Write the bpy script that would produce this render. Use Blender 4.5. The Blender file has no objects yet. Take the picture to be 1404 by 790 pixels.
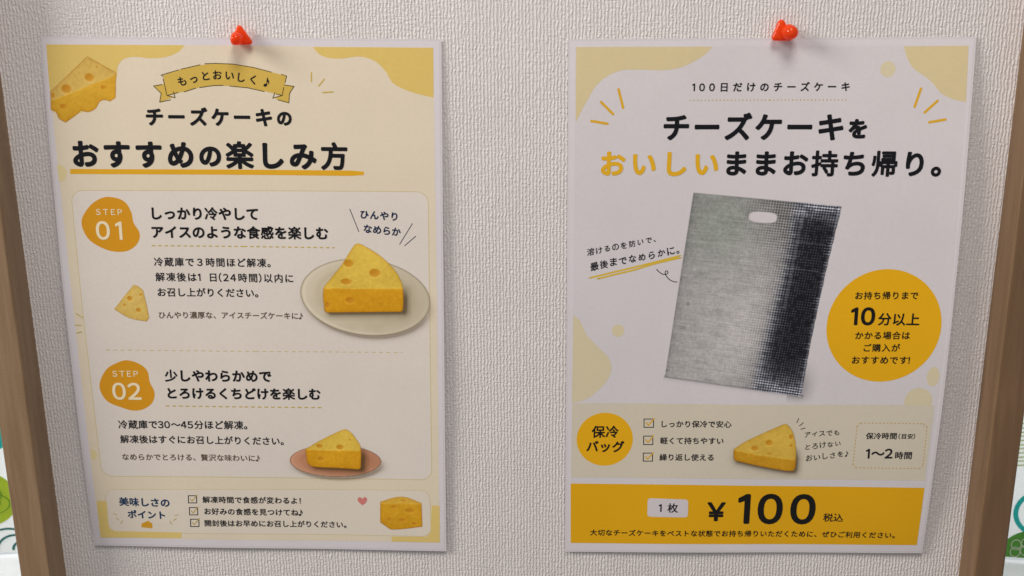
import bpy, bmesh, math, random
import numpy as np
from mathutils import Matrix, Vector
from mathutils.geometry import delaunay_2d_cdt

random.seed(7)
rng = np.random.default_rng(7)
scene = bpy.context.scene
COL = scene.collection
MM = 0.001

# ------------------------------------------------------------------ camera
cam_data = bpy.data.cameras.new('camera')
cam = bpy.data.objects.new('camera', cam_data)
COL.objects.link(cam)
scene.camera = cam
cam_data.sensor_width = 36.0
cam_data.lens = 1385.39 / 1404.0 * 36.0
cam_data.clip_start = 0.01
cam_data.clip_end = 50.0
cam_data.dof.use_dof = True
cam_data.dof.focus_distance = 0.585
cam_data.dof.aperture_fstop = 11.0
cam.matrix_world = (Matrix.Translation(Vector((5.221, -556.356, 157.760)) * MM)
                    @ Matrix.Rotation(0.018498, 4, 'Z') @ Matrix.Rotation(-0.255525, 4, 'X')
                    @ Matrix.Rotation(0.006016, 4, 'Y') @ Matrix.Rotation(math.pi / 2, 4, 'X'))

# ------------------------------------------------------------------ light
world = bpy.data.worlds.new('World')
scene.world = world
world.use_nodes = True
world.node_tree.nodes['Background'].inputs[0].default_value = (1.0, 0.98, 0.965, 1)
world.node_tree.nodes['Background'].inputs[1].default_value = 0.235


def area_light(name, loc, target, size, power, color):
    d = bpy.data.lights.new(name, 'AREA')
    d.shape = 'RECTANGLE'
    d.size, d.size_y = size
    d.energy = power
    d.color = color
    o = bpy.data.objects.new(name, d)
    COL.objects.link(o)
    o.location = loc
    o.rotation_euler = (Vector(target) - Vector(loc)).to_track_quat('-Z', 'Y').to_euler()
    return o


area_light('window_light', (-2.2, -0.82, 1.15), (0, 0, -.03), (0.8, 0.9), 50.0, (1.0, 0.945, 0.90))
area_light('ceiling_light', (0.06, -0.66, 1.20), (0, 0, -0.04), (0.5, 0.4), 10.0, (1.0, 0.92, 0.88))
area_light('daylight_behind_curtain', (0, 0.75, -0.1), (0, 0.1, -0.1), (1.6, 1.2), 9.5, (0.93, 0.98, 1.0))

vs = scene.view_settings
vs.view_transform = 'Standard'
vs.look = 'None'
vs.exposure = 0.06
vs.gamma = 1.0
scene.cycles.use_denoising = True
scene.cycles.max_bounces = 8
scene.cycles.transparent_max_bounces = 16


# ------------------------------------------------------------------ helpers
def lin(c):
    return tuple(((v / 255) / 12.92 if v / 255 <= .04045 else ((v / 255 + .055) / 1.055) ** 2.4) for v in c)


def new_mat(name):
    m = bpy.data.materials.new(name)
    m.use_nodes = True
    nt = m.node_tree
    return m, nt, nt.nodes, nt.links, nt.nodes['Principled BSDF']


def node(nt, kind, **kw):
    n = nt.nodes.new(kind)
    for k, v in kw.items():
        setattr(n, k, v)
    return n


def print_mat(name, c, noise=0.035, coat=0.2, rough=0.6):
    """ink or paper under a matt laminate: colour with faint paper mottle"""
    m, nt, N, L, b = new_mat(name)
    tc = node(nt, 'ShaderNodeTexCoord')
    n1 = node(nt, 'ShaderNodeTexNoise')
    n1.inputs['Scale'].default_value = 520
    n1.inputs['Detail'].default_value = 3
    n2 = node(nt, 'ShaderNodeTexNoise')
    n2.inputs['Scale'].default_value = 28
    n2.inputs['Detail'].default_value = 4
    L.new(tc.outputs['Object'], n1.inputs['Vector'])
    L.new(tc.outputs['Object'], n2.inputs['Vector'])
    ad = node(nt, 'ShaderNodeMath', operation='ADD')
    L.new(n1.outputs['Fac'], ad.inputs[0])
    L.new(n2.outputs['Fac'], ad.inputs[1])
    mr = node(nt, 'ShaderNodeMapRange')
    mr.inputs['From Min'].default_value = .6
    mr.inputs['From Max'].default_value = 1.4
    mr.inputs['To Min'].default_value = 1 - noise
    mr.inputs['To Max'].default_value = 1 + noise
    L.new(ad.outputs[0], mr.inputs['Value'])
    mx = node(nt, 'ShaderNodeVectorMath', operation='SCALE')
    mx.inputs[0].default_value = c
    L.new(mr.outputs[0], mx.inputs['Scale'])
    L.new(mx.outputs[0], b.inputs['Base Color'])
    b.inputs['Roughness'].default_value = rough
    b.inputs['Specular IOR Level'].default_value = .2
    b.inputs['Coat Weight'].default_value = coat
    b.inputs['Coat Roughness'].default_value = .28
    bp = node(nt, 'ShaderNodeBump')
    bp.inputs['Strength'].default_value = .12
    bp.inputs['Distance'].default_value = .0006
    L.new(n2.outputs['Fac'], bp.inputs['Height'])
    L.new(bp.outputs[0], b.inputs['Normal'])
    L.new(bp.outputs[0], b.inputs['Coat Normal'])
    return m


INK = {k: lin(v) for k, v in {
    'cream': (230, 217, 193), 'blob': (226, 197, 112), 'blob2': (228, 212, 160), 'blobdark': (206, 176, 84),
    'ribbon': (214, 181, 84), 'olive': (92, 76, 34), 'rule': (230, 174, 34), 'panel': (229, 220, 210),
    'panel2': (229, 219, 203), 'panelline': (216, 202, 158), 'badge': (220, 154, 24), 'badgeink': (244, 230, 196),
    'dash': (198, 174, 86), 'dashpale': (208, 194, 140), 'ink': (12, 13, 20), 'ink2': (24, 24, 30),
    'ink3': (20, 18, 14), 'brown': (98, 82, 62), 'blue': (14, 40, 76), 'blue2': (60, 66, 84), 'blue3': (10, 54, 92),
    'accent': (228, 202, 124), 'cheeseflat': (216, 160, 40), 'heart': (214, 130, 122),
    'paperR': (218, 213, 215), 'blobR': (220, 203, 158), 'blobR2': (220, 208, 174), 'ray': (224, 174, 44),
    'rayink': (230, 178, 34), 'yell': (220, 186, 64), 'orange': (236, 178, 16), 'orangeband': (232, 174, 12),
    'beige': (216, 207, 187), 'dashorange': (200, 160, 90), 'white': (216, 209, 212), 'paper': (223, 217, 221),
}.items()}
MAT = {}


def ink(name):
    if name not in MAT:
        c = INK[name]
        MAT[name] = print_mat('printed_' + name, c)
    return MAT[name]


def mesh_obj(name, verts, faces, mat=None, parent=None, label=None, smooth=False):
    me = bpy.data.meshes.new(name)
    me.from_pydata([tuple(v) for v in verts], [], [tuple(f) for f in faces])
    if mat:
        me.materials.append(mat)
    if smooth:
        me.polygons.foreach_set('use_smooth', [True] * len(me.polygons))
    o = bpy.data.objects.new(name, me)
    COL.objects.link(o)
    if parent:
        o.parent = parent
    if label:
        o['label'] = label
    return o


def tag(o, label, cat, group=None):
    o['label'] = label
    o['category'] = cat
    if group:
        o['group'] = group


def box(name, x0, x1, y0, y1, z0, z1, mat, parent=None, bevel=0, label=None):
    bm = bmesh.new()
    bmesh.ops.create_cube(bm, size=1)
    for v in bm.verts:
        v.co = ((x0 + x1) / 2 + v.co.x * (x1 - x0), (y0 + y1) / 2 + v.co.y * (y1 - y0), (z0 + z1) / 2 + v.co.z * (z1 - z0))
    if bevel:
        bmesh.ops.bevel(bm, geom=list(bm.edges), offset=bevel, segments=3, affect='EDGES', profile=.6)
    me = bpy.data.meshes.new(name)
    bm.to_mesh(me)
    bm.free()
    me.materials.append(mat)
    o = bpy.data.objects.new(name, me)
    COL.objects.link(o)
    if parent:
        o.parent = parent
    if label:
        o['label'] = label
    return o


# ------------------------------------------------------------------ materials of the board
def wallpaper_mat():
    m, nt, N, L, b = new_mat('woven_vinyl_wallpaper')
    tc = node(nt, 'ShaderNodeTexCoord')

    def noise(scale, det, rough, dist=0.0):
        mp = node(nt, 'ShaderNodeMapping')
        mp.inputs['Scale'].default_value = scale
        L.new(tc.outputs['Object'], mp.inputs['Vector'])
        n = node(nt, 'ShaderNodeTexNoise')
        n.inputs['Scale'].default_value = 1
        n.inputs['Detail'].default_value = det
        n.inputs['Roughness'].default_value = rough
        n.inputs['Distortion'].default_value = dist
        L.new(mp.outputs[0], n.inputs['Vector'])
        return n.outputs['Fac']

    def math2(op, a, bb):
        n = node(nt, 'ShaderNodeMath', operation=op)
        for i, v in enumerate((a, bb)):
            if isinstance(v, (int, float)):
                n.inputs[i].default_value = v
            else:
                L.new(v, n.inputs[i])
        return n.outputs[0]

    # raised vertical cords that wander and break into small lumps, a finer cross weave between them
    wob = noise((110, 1, 150), 2.0, .6)
    wob2 = noise((420, 1, 330), 1.0, .5)
    sep = node(nt, 'ShaderNodeSeparateXYZ')
    L.new(tc.outputs['Object'], sep.inputs[0])
    ph = math2('ADD', math2('MULTIPLY', sep.outputs['X'], 2 * math.pi / .0019), math2('MULTIPLY', wob, 4.8))
    ph = math2('ADD', ph, math2('MULTIPLY', wob2, 5.5))
    cord = math2('ADD', math2('MULTIPLY', math2('SINE', ph, 0), .5), .5)
    lump = noise((430, 1, 560), 2.0, .6, .3)
    cross = noise((150, 1, 1050), 2.0, .5, .1)
    fine = noise((1700, 1, 1300), 2.0, .6)
    broad = noise((40, 1, 25), 2.0, .5)
    lm = node(nt, 'ShaderNodeMapRange', interpolation_type='SMOOTHSTEP')
    lm.inputs['From Min'].default_value = .33
    lm.inputs['From Max'].default_value = .62
    L.new(lump, lm.inputs['Value'])
    h = math2('MULTIPLY', cord, math2('ADD', math2('MULTIPLY', lm.outputs[0], .6), .4))
    h = math2('ADD', math2('MULTIPLY', h, .72), math2('MULTIPLY', cross, .5))
    h = math2('ADD', h, math2('MULTIPLY', fine, .20))
    bp = node(nt, 'ShaderNodeBump')
    bp.inputs['Strength'].default_value = 1.0
    bp.inputs['Distance'].default_value = .00045
    L.new(h, bp.inputs['Height'])
    L.new(bp.outputs[0], b.inputs['Normal'])
    ramp = node(nt, 'ShaderNodeMix', data_type='RGBA')
    ramp.inputs[6].default_value = (.60, .565, .55, 1)
    ramp.inputs[7].default_value = (.83, .79, .77, 1)
    L.new(math2('ADD', math2('MULTIPLY', h, .75), math2('MULTIPLY', broad, .35)), ramp.inputs[0])
    L.new(ramp.outputs[2], b.inputs['Base Color'])
    b.inputs['Roughness'].default_value = .6
    b.inputs['Specular IOR Level'].default_value = .35
    return m


def wood_mat(name, c1, c2):
    m, nt, N, L, b = new_mat(name)
    tc = node(nt, 'ShaderNodeTexCoord')
    mp = node(nt, 'ShaderNodeMapping')
    mp.inputs['Scale'].default_value = (170, 170, 14)
    L.new(tc.outputs['Object'], mp.inputs['Vector'])
    n = node(nt, 'ShaderNodeTexNoise')
    n.inputs['Scale'].default_value = 1
    n.inputs['Detail'].default_value = 5
    n.inputs['Distortion'].default_value = .8
    L.new(mp.outputs[0], n.inputs['Vector'])
    n2 = node(nt, 'ShaderNodeTexNoise')
    n2.inputs['Scale'].default_value = 900
    L.new(tc.outputs['Object'], n2.inputs['Vector'])
    ad = node(nt, 'ShaderNodeMath', operation='MULTIPLY_ADD')
    ad.inputs[1].default_value = .75
    L.new(n.outputs['Fac'], ad.inputs[0])
    ml = node(nt, 'ShaderNodeMath', operation='MULTIPLY')
    ml.inputs[1].default_value = .25
    L.new(n2.outputs['Fac'], ml.inputs[0])
    L.new(ml.outputs[0], ad.inputs[2])
    cr = node(nt, 'ShaderNodeValToRGB')
    cr.color_ramp.elements[0].position = .34
    cr.color_ramp.elements[0].color = (*c1, 1)
    cr.color_ramp.elements[1].position = .66
    cr.color_ramp.elements[1].color = (*c2, 1)
    L.new(ad.outputs[0], cr.inputs[0])
    L.new(cr.outputs[0], b.inputs['Base Color'])
    b.inputs['Roughness'].default_value = .5
    bp = node(nt, 'ShaderNodeBump')
    bp.inputs['Strength'].default_value = .35
    bp.inputs['Distance'].default_value = .0003
    L.new(ad.outputs[0], bp.inputs['Height'])
    L.new(bp.outputs[0], b.inputs['Normal'])
    return m


def plain_mat(name, c, rough=.6, translucent=0.0):
    m, nt, N, L, b = new_mat(name)
    b.inputs['Base Color'].default_value = (*c, 1)
    b.inputs['Roughness'].default_value = rough
    tc = node(nt, 'ShaderNodeTexCoord')
    n = node(nt, 'ShaderNodeTexNoise')
    n.inputs['Scale'].default_value = 260
    n.inputs['Detail'].default_value = 4
    L.new(tc.outputs['Object'], n.inputs['Vector'])
    bp = node(nt, 'ShaderNodeBump')
    bp.inputs['Strength'].default_value = .3
    bp.inputs['Distance'].default_value = .0005
    L.new(n.outputs['Fac'], bp.inputs['Height'])
    L.new(bp.outputs[0], b.inputs['Normal'])
    if translucent:
        t = node(nt, 'ShaderNodeBsdfTranslucent')
        t.inputs[0].default_value = (*c, 1)
        mix = node(nt, 'ShaderNodeMixShader')
        mix.inputs[0].default_value = translucent
        L.new(b.outputs[0], mix.inputs[1])
        L.new(t.outputs[0], mix.inputs[2])
        L.new(mix.outputs[0], nt.nodes['Material Output'].inputs[0])
    return m


# ------------------------------------------------------------------ the display board
board = bpy.data.objects.new('display_board', None)
COL.objects.link(board)
tag(board, 'upright display board of woven white wallpaper in a brown wooden frame, holding both posters', 'display board')
wp = wallpaper_mat()
Z0, Z1 = -.40, .34
XL, XR, DEP = -.2826, .2662, .0189
box('wallpaper_panel', XL - .004, XR + .004, 0, .006, Z0 - .004, Z1 + .004, wp, board, label='off-white wallpaper with raised vertical threads')
wood = wood_mat('light_brown_wood', (.225, .138, .072), (.32, .208, .118))
wood_shaded = wood_mat('shaded_brown_wood', (.15, .085, .04), (.21, .122, .06))  # darker copy of the frame wood: shade on the right stile put into its colour
box('stile', XL - .0178, XL, -DEP, .012, Z0 - .03, Z1 + .03, wood, board, .0009, 'left frame stile of light brown wood')
box('stile', XR, XR + .0176, -DEP, .012, Z0 - .03, Z1 + .03, wood_shaded, board, .0016, 'right frame stile of light brown wood, darkened to look shaded')
box('rail', XL, XR, -DEP + .001, .011, Z1, Z1 + .029, wood, board, .0009)
box('rail', XL, XR, -DEP + .001, .011, Z0 - .029, Z0, wood, board, .0009)

# ------------------------------------------------------------------ patterned curtain and sill behind the board
curtain_cloth = plain_mat('white_curtain_cloth', (.82, .84, .82), .9, .55)
cv, cf = [], []
nx, nz = 90, 8
for j in range(nz + 1):
    for i in range(nx + 1):
        x = -.62 + 1.24 * i / nx
        cv.append((x, .120 + .0022 * math.sin(x * 46) + .001 * math.sin(x * 113), -.2245 + .62 * j / nz))
for j in range(nz):
    for i in range(nx):
        a = j * (nx + 1) + i
        cf.append((a, a + 1, a + nx + 2, a + nx + 1))
curtain = bpy.data.objects.new('patterned_curtain', None)
COL.objects.link(curtain)
tag(curtain, 'white curtain printed with green and teal plant motifs behind the wooden board', 'curtain')
mesh_obj('cloth', cv, cf, curtain_cloth, curtain, smooth=True)


def curtain_y(x):
    return .120 + .0022 * math.sin(x * 46) + .001 * math.sin(x * 113)


def curtain_ring(name, cx, cz, r, w, mat, layer, a0=0, a1=360, n=48, sq=1.0):
    V, F = [], []
    for i in range(n + 1):
        a = math.radians(a0 + (a1 - a0) * i / n)
        for rr in (r - w, r):
            x, z = cx + rr * math.cos(a), cz + rr * sq * math.sin(a)
            V.append((x, curtain_y(x) - .0004 * layer, z))
    for i in range(n):
        F.append((2 * i, 2 * i + 1, 2 * i + 3, 2 * i + 2))
    return name, V, F, mat


def join_parts(name, pieces, mat, parent, label=None):
    V, F = [], []
    for p in pieces:
        off = len(V)
        V += p[1]
        F += [tuple(i + off for i in f) for f in p[2]]
    o = mesh_obj(name, V, F, mat, parent, label)
    if len(pieces) > 1:
        o['kind'] = 'stuff'
    return o


lime = plain_mat('lime_print', (.42, .54, .04), .9, .5)
green = plain_mat('green_print', (.10, .30, .05), .9, .5)
teal = plain_mat('teal_print', (.03, .45, .42), .9, .5)
dteal = plain_mat('dark_teal_print', (.03, .16, .14), .9, .5)
cream_p = plain_mat('cream_print', (.8, .82, .7), .9, .5)
# left: scribbled lime ball, teal patch above, dark teal looping leaf lines below
for cx, cz in ((-.397, -.180), (-.500, -.120), (-.452, .02)):
    P = [curtain_ring('r', cx, cz, .0215, .0215, lime, 1, n=40)]
    join_parts('lime_ball_motif', P, lime, curtain)
    P = [curtain_ring('r', cx + random.uniform(-.004, .004), cz + random.uniform(-.004, .004), random.uniform(.006, .014), .0007, cream_p, 2 + .3 * k, n=26, sq=random.uniform(.5, 1)) for k in range(9)]
    join_parts('scribble_motif', P, green, curtain)
join_parts('teal_patch_motif', [curtain_ring('r', -.396, -.122, .026, .026, teal, 1, n=32, sq=.85)], teal, curtain)
join_parts('leaf_loop_motif', [curtain_ring('r', -.386 + .005 * k, -.222, .020 - .006 * k, .0019, dteal, 1 + .4 * k, 30, 185, 26, .9) for k in range(3)], dteal, curtain)
# right: green streaks, teal ring, green mound with pale rings
P = []
for k in range(11):
    z = -.120 - .0032 * k
    x0 = .350 + .0012 * (k % 3)
    P.append(('s', [(x0, curtain_y(x0) - .0005, z), (x0 + .05, curtain_y(x0 + .05) - .0005, z + .006), (x0 + .05, curtain_y(x0 + .05) - .0005, z + .0078), (x0, curtain_y(x0) - .0005, z + .0012)], [(0, 1, 2, 3)]))
join_parts('green_streak_motif', P, lime, curtain)
join_parts('teal_ring_motif', [curtain_ring('r', .3745, -.187, .0185, .0034, teal, 1), curtain_ring('r', .3745, -.187, .010, .0022, teal, 1.2)], teal, curtain)
join_parts('green_mound_motif', [curtain_ring('r', .372, -.2235, .0225, .0225, green, 1, 0, 180)], green, curtain)
join_parts('pale_ring_motif', [curtain_ring('r', .3605 + .0065 * (k % 4), -.219 + .0062 * (k // 4) + .002 * (k % 2), .0036, .0007, cream_p, 2 + .2 * k, n=18, sq=1.2) for k in range(8)], cream_p, curtain)
sill = bpy.data.objects.new('window_sill', None)
COL.objects.link(sill)
tag(sill, 'white window sill with a blue lower edge under the curtain behind the board', 'window sill')
box('sill_board', -.75, .75, .085, .20, -.2385, -.2265, plain_mat('white_sill_paint', (.8, .83, .86), .35), sill, .001)
box('sill_edge', -.75, .75, .090, .195, -.30, -.2389, plain_mat('blue_sill_edge', (.10, .16, .42), .5), sill, .001)

# ------------------------------------------------------------------ poster print data: millimetres on each sheet
PRINT = {
'L': [
 ('poly','printed_background',[(-105.19,147.19),(-0.02,147.43),(103.56,147.1),(104.12,12.32),(104.06,-145.43),(0.26,-146.05),(-103.51,-145.65),(-103.39,10.75)],'cream',1,False),
 ('poly','yellow_blob',[(-105.19,147.19),(-30.28,147.39),(-33.67,143.93),(-40.58,141.19),(-49.73,140.36),(-57.59,141.06),(-63.62,139.86),(-67.04,136.38),(-68.26,130.59),(-72.09,121.64),(-82.11,114.94),(-93.65,109.77),(-104.64,111.64),(-105.25,128.37)],'blob',2,True),
 ('poly','yellow_blob',[(38.82,146.93),(42.99,142.61),(51.99,140.89),(63.83,142.13),(72.03,139.79),(78.01,134.08),(81.48,128.32),(91.04,123.76),(103.46,120.76),(103.56,147.1)],'blob',2,True),
 ('poly','yellow_blob',[(-104.83,82.7),(-100.92,81.52),(-99.85,77.91),(-101.59,74.26),(-104.48,73.43)],'blob2',2,True),
 ('cheese','cheese_picture',[(-83.48,140.97),(-68.51,132.67),(-69.73,119.32),(-72.81,117.35),(-75.92,118.11),(-78.36,117.31),(-81.04,113.39),(-85.35,111.55),(-89.05,112.54),(-92.05,109.78),(-97.96,105.8),(-101.38,107.74),(-102.84,111.77),(-105.36,112.58),(-104.96,122.17)],[(-105.37,117.11),(-89.39,123.45),(-68.6,131.36)],[((-96.09,123.91),3.07,2.69),((-83.11,130.08),2.88,2.5),((-75.94,124.72),1.73,1.34),((-98.44,114.43),2.3,1.54),((-78.59,135.52),0.77,0.58),((-103.53,120.24),1.15,1.54)],('cheeseA','cheeseB'),3,0),
 ('poly','ribbon_tail',[(-48.55,125.7),(-42.4,126.92),(-41.65,120.7),(-37.34,119.95),(-45.86,117.16),(-44.74,121.85)],'ribbon',2,False),
 ('poly','ribbon_tail',[(27.75,126.13),(22.24,127.05),(21.1,121.22),(15.95,120.0),(24.59,117.35),(25.21,122.42)],'ribbon',2,False),
 ('poly','ribbon_banner',[(-42.99,131.36),(-34.35,134.33),(-22.7,136.92),(-14.35,137.95),(-4.5,137.64),(6.06,135.99),(16.87,133.35),(24.03,131.55),(21.1,121.22),(11.55,123.47),(2.71,125.14),(-5.18,126.05),(-16.28,126.15),(-23.49,125.12),(-32.13,122.92),(-41.65,120.7)],'ribbon',3,False),
 ('strokes','ribbon_outline',[[(-43.03,130.78),(-44.04,131.55),(-34.35,134.33)],[(-33.13,134.72),(-22.69,137.11)],[(-19.89,137.71),(-14.35,137.95),(-4.5,137.64),(6.06,135.99),(15.82,133.57)],[(21.3,132.46),(24.03,131.55),(23.09,128.22)],[(22.17,125.5),(21.18,121.22),(18.04,121.97)],[(11.35,123.27),(2.71,125.14),(-7.17,126.03)],[(-10.71,126.39),(-16.28,126.15),(-23.49,125.12)],[(-25.9,124.72),(-32.15,122.72)],[(-35.59,122.31),(-41.65,120.7),(-43.11,129.62)],[(-44.01,126.52),(-48.55,125.7),(-44.74,121.85),(-45.86,117.16),(-39.83,118.37)],[(-41.65,120.7),(-37.36,119.56),(-37.94,122.68)],[(22.63,126.86),(27.75,126.13),(25.21,122.42),(24.59,117.35),(18.68,118.86)],[(21.1,121.22),(15.94,119.81),(17.28,122.74)]],0.426,'olive',4,True),
 ('text','ribbon_lettering','もっとおいしく♪',(-35.97,128.13),(15.13,127.58),5.5,'ink',0.026,False,('arc',[(-32.98,128.42),(-26.54,129.83),(-19.91,131.35),(-13.54,131.87),(-6.83,131.61),(-0.55,130.62),(5.72,129.55),(12.99,128.29)]),None),
 ('text','title_lettering','チーズケーキの',(-53.96,109.26),(25.82,109.32),10.293,'ink',0.043,True,0,{6: 0.86}),
 ('text','title_lettering','おすすめの楽しみ方',(-95.65,88.77),(55.93,88.58),15.619,'ink',0.043,True,0,{4: 0.84}),
 ('poly','title_underline',[(-97.81,80.42),(-15.9,80.64),(58.1,80.76),(64.55,80.23),(64.5,78.41),(57.81,77.81),(-16.07,77.81),(-97.86,77.68)],'rule',3,False),
 ('strokes','sparkle_line',[[(37.54,133.52),(37.37,128.73)],[(44.34,130.06),(41.24,126.44)],[(43.26,122.97),(48.95,123.4)]],0.693,'blobdark',3,True),
 ('rrect','step_panel',[(-98.49,68.6),(99.9,69.46),(99.73,-104.04),(-97.77,-104.05)],6.51,'panel',2,('panelline',1.2)),
 ('poly','step_badge',[(-77.45,65.06),(-69.58,62.65),(-66.06,56.5),(-65.33,50.72),(-62.4,44.5),(-63.87,39.07),(-68.91,34.86),(-75.5,33.8),(-82.47,35.38),(-90.27,40.26),(-93.8,46.89),(-93.63,52.88),(-88.5,60.09),(-82.87,63.92)],'badge',3,True),
 ('text','badge_lettering','STEP',(-85.67,56.61),(-71.11,56.56),4.326,'badgeink',0.012,False,0,None),
 ('text','badge_lettering','01',(-86.58,46.29),(-72.01,46.13),13.404,'badgeink',0.02,True,0,None),
 ('poly','step_badge',[(-75.97,-30.39),(-69.03,-32.61),(-64.78,-36.86),(-63.92,-43.85),(-61.74,-50.48),(-63.57,-56.62),(-69.06,-60.79),(-75.3,-61.73),(-82.74,-59.44),(-89.56,-56.04),(-93.03,-49.82),(-92.85,-43.92),(-88.03,-35.79),(-82.0,-32.05)],'badge',3,True),
 ('text','badge_lettering','STEP',(-85.17,-38.63),(-70.22,-38.68),4.736,'badgeink',0.012,False,0,None),
 ('text','badge_lettering','02',(-86.24,-49.37),(-69.53,-49.56),14.296,'badgeink',0.02,True,0,None),
 ('text','step_heading','しっかり冷やして',(-54.76,55.95),(4.63,55.95),7.62,'ink',0.038,True,0,None),
 ('text','step_heading','アイスのような食感を楽しむ',(-55.62,45.37),(43.43,45.35),7.675,'ink',0.038,True,0,None),
 ('dash','dashed_rule',[(-56.26,37.42),(-4.55,37.39),(46.84,37.12)],0.63,2.1,1.47,'dash',3,False),
 ('text','body_lettering','冷蔵庫で３時間ほど解凍。',(-55.78,28.16),(10.2,28.03),5.417,'ink2',0.024,False,0,None),
 ('text','body_lettering','解凍後は１日（24時間）以内に',(-55.65,19.42),(22.61,19.17),5.455,'ink2',0.024,False,0,None),
 ('text','body_lettering','お召し上がりください。',(-55.1,10.5),(2.19,10.29),5.493,'ink2',0.024,False,0,None),
 ('text','note_lettering','ひんやり濃厚な、アイスチーズケーキに♪',(-55.44,-3.08),(27.0,-2.96),4.644,'brown',0.018,False,0,None),
 ('text','callout_lettering','ひんやり',(61.8,56.44),(82.59,55.24),5.24,'blue',0.034,False,0,None),
 ('text','callout_lettering','なめらか',(63.44,48.39),(84.24,46.47),5.278,'blue',0.034,False,0,None),
 ('strokes','callout_stroke',[[(56.06,59.14),(60.68,46.44)],[(90.88,51.42),(83.48,39.53)],[(92.6,44.25),(86.26,38.73)]],0.452,'blue2',3,True),
 ('plate','plate_picture',(63.3,8.36),36.98,22.36,6,'plateA',3),
 ('cheese','cheese_picture',[(57.99,38.82),(60.07,39.68),(62.51,38.87),(71.81,33.09),(79.88,25.16),(83.47,18.84),(84.82,13.74),(84.6,1.71),(83.53,0.19),(62.64,-0.27),(40.91,-0.71),(39.7,0.36),(39.58,13.28),(43.29,18.44),(50.2,26.98)],[(39.38,13.49),(63.03,13.5),(85.03,13.74)],[((54.37,28.28),3.14,2.51),((52.59,17.67),3.56,2.09),((68.95,22.92),3.56,2.72),((54.52,6.77),2.93,2.09),((41.5,3.84),1.68,2.09)],('cheeseC','cheeseD'),5,1),
 ('cheese','cheese_picture',[(-68.33,14.55),(-66.32,14.13),(-63.25,11.56),(-61.87,2.97),(-61.04,-4.82),(-62.65,-6.82),(-72.2,-4.81),(-80.2,0.4),(-74.23,7.71)],[(-84.54,-15.3),(-72.08,-15.3),(-59.6,-15.29)],[((-71.02,6.85),1.7,1.7),((-66.65,-0.05),1.7,1.49),((-64.68,8.99),1.06,0.85),((-74.22,2.98),0.85,0.85)],('cheeseE','cheeseE'),5,0),
 ('strokes','sparkle_line',[[(-101.94,-2.17),(-98.59,-4.79)],[(-103.35,-8.97),(-99.92,-9.32)],[(-103.17,-13.97),(-100.06,-13.1)]],0.477,'dash',4,True),
 ('dash','dashed_rule',[(-87.49,-24.15),(-1.46,-24.68),(83.9,-24.27)],0.489,2.22,2.0,'dashpale',3,False),
 ('text','step_heading','少しやわらかめで',(-55.09,-39.74),(7.04,-39.75),8.082,'ink',0.038,True,0,None),
 ('text','step_heading','とろけるくちどけを楽しむ',(-54.3,-50.61),(35.26,-50.58),8.154,'ink',0.038,True,0,None),
 ('dash','dashed_rule',[(-56.05,-58.68),(-9.77,-58.86),(36.42,-58.98)],0.69,2.3,1.61,'dash',3,False),
 ('text','body_lettering','冷蔵庫で30〜45分ほど解凍。',(-84.91,-70.52),(-8.76,-70.35),5.818,'ink2',0.024,False,0,None),
 ('text','body_lettering','解凍後はすぐにお召し上がりください。',(-84.69,-79.83),(12.24,-80.37),5.856,'ink2',0.024,False,0,None),
 ('text','note_lettering','なめらかでとろける、贅沢な味わいに♪',(-84.54,-91.3),(-2.7,-91.5),4.967,'brown',0.018,False,0,None),
 ('plate','plate_picture',(42.46,-92.72),27.08,10.13,0,'plateB',3),
 ('cheese','cheese_picture',[(46.63,-73.12),(48.81,-72.4),(51.77,-73.98),(55.09,-78.39),(57.74,-83.65),(57.35,-96.76),(56.22,-97.95),(42.29,-97.21),(28.38,-96.44),(25.45,-93.87),(25.36,-91.04),(24.8,-85.4),(33.43,-79.95)],[(24.53,-85.64),(40.55,-85.95),(58.32,-85.97)],[((33.29,-83.22),2.31,1.39),((45.39,-83.79),2.54,1.85),((33.82,-91.41),2.31,1.39),((51.61,-79.08),0.69,0.69)],('cheeseC','cheeseD'),5,1),
 ('poly','yellow_blob',[(-102.8,-86.85),(-100.23,-86.85),(-99.29,-90.17),(-100.46,-93.02),(-102.62,-93.02)],'blob2',2,True),
 ('rrect','points_panel',[(-97.44,-112.8),(98.32,-110.96),(99.01,-141.46),(-98.14,-141.91)],5.88,'panel2',2,('panelline',0.9)),
 ('poly','corner_accent',[(-102.98,-120.72),(-103.54,-145.96),(-53.78,-145.1),(-53.45,-141.24),(-94.03,-141.23),(-96.98,-139.62),(-97.63,-135.6),(-97.01,-120.65)],'accent',3,False),
 ('poly','corner_accent',[(74.8,-142.07),(96.12,-141.76),(98.6,-138.76),(99.51,-120.76),(104.21,-120.93),(104.05,-145.58),(74.72,-145.54)],'accent',3,False),
 ('text','points_lettering','美味しさの',(-89.52,-120.8),(-58.89,-121.38),6.632,'blue3',0.034,False,0,None),
 ('text','points_lettering','ポイント',(-85.12,-129.29),(-62.28,-129.75),6.28,'blue3',0.034,False,0,None),
 ('poly','cheese_icon',[(-77.32,-135.72),(-73.1,-133.65),(-70.61,-135.59),(-70.93,-138.84),(-77.58,-138.23)],'cheeseflat',3,False),
 ('strokes','sparkle_line',[[(-93.98,-129.04),(-91.87,-130.0)],[(-92.54,-132.01),(-90.92,-133.48)],[(-88.74,-133.94),(-90.12,-135.97)],[(-54.22,-129.38),(-56.46,-129.71)],[(-55.76,-131.86),(-57.65,-133.18)],[(-59.74,-133.66),(-58.78,-135.87)]],0.399,'dash',4,True),
 ('strokes','checkbox',[[(-47.14,-116.51),(-42.21,-116.47),(-42.48,-121.25),(-47.42,-121.3),(-47.14,-116.51)]],0.555,'ink2',3,True),
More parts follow.
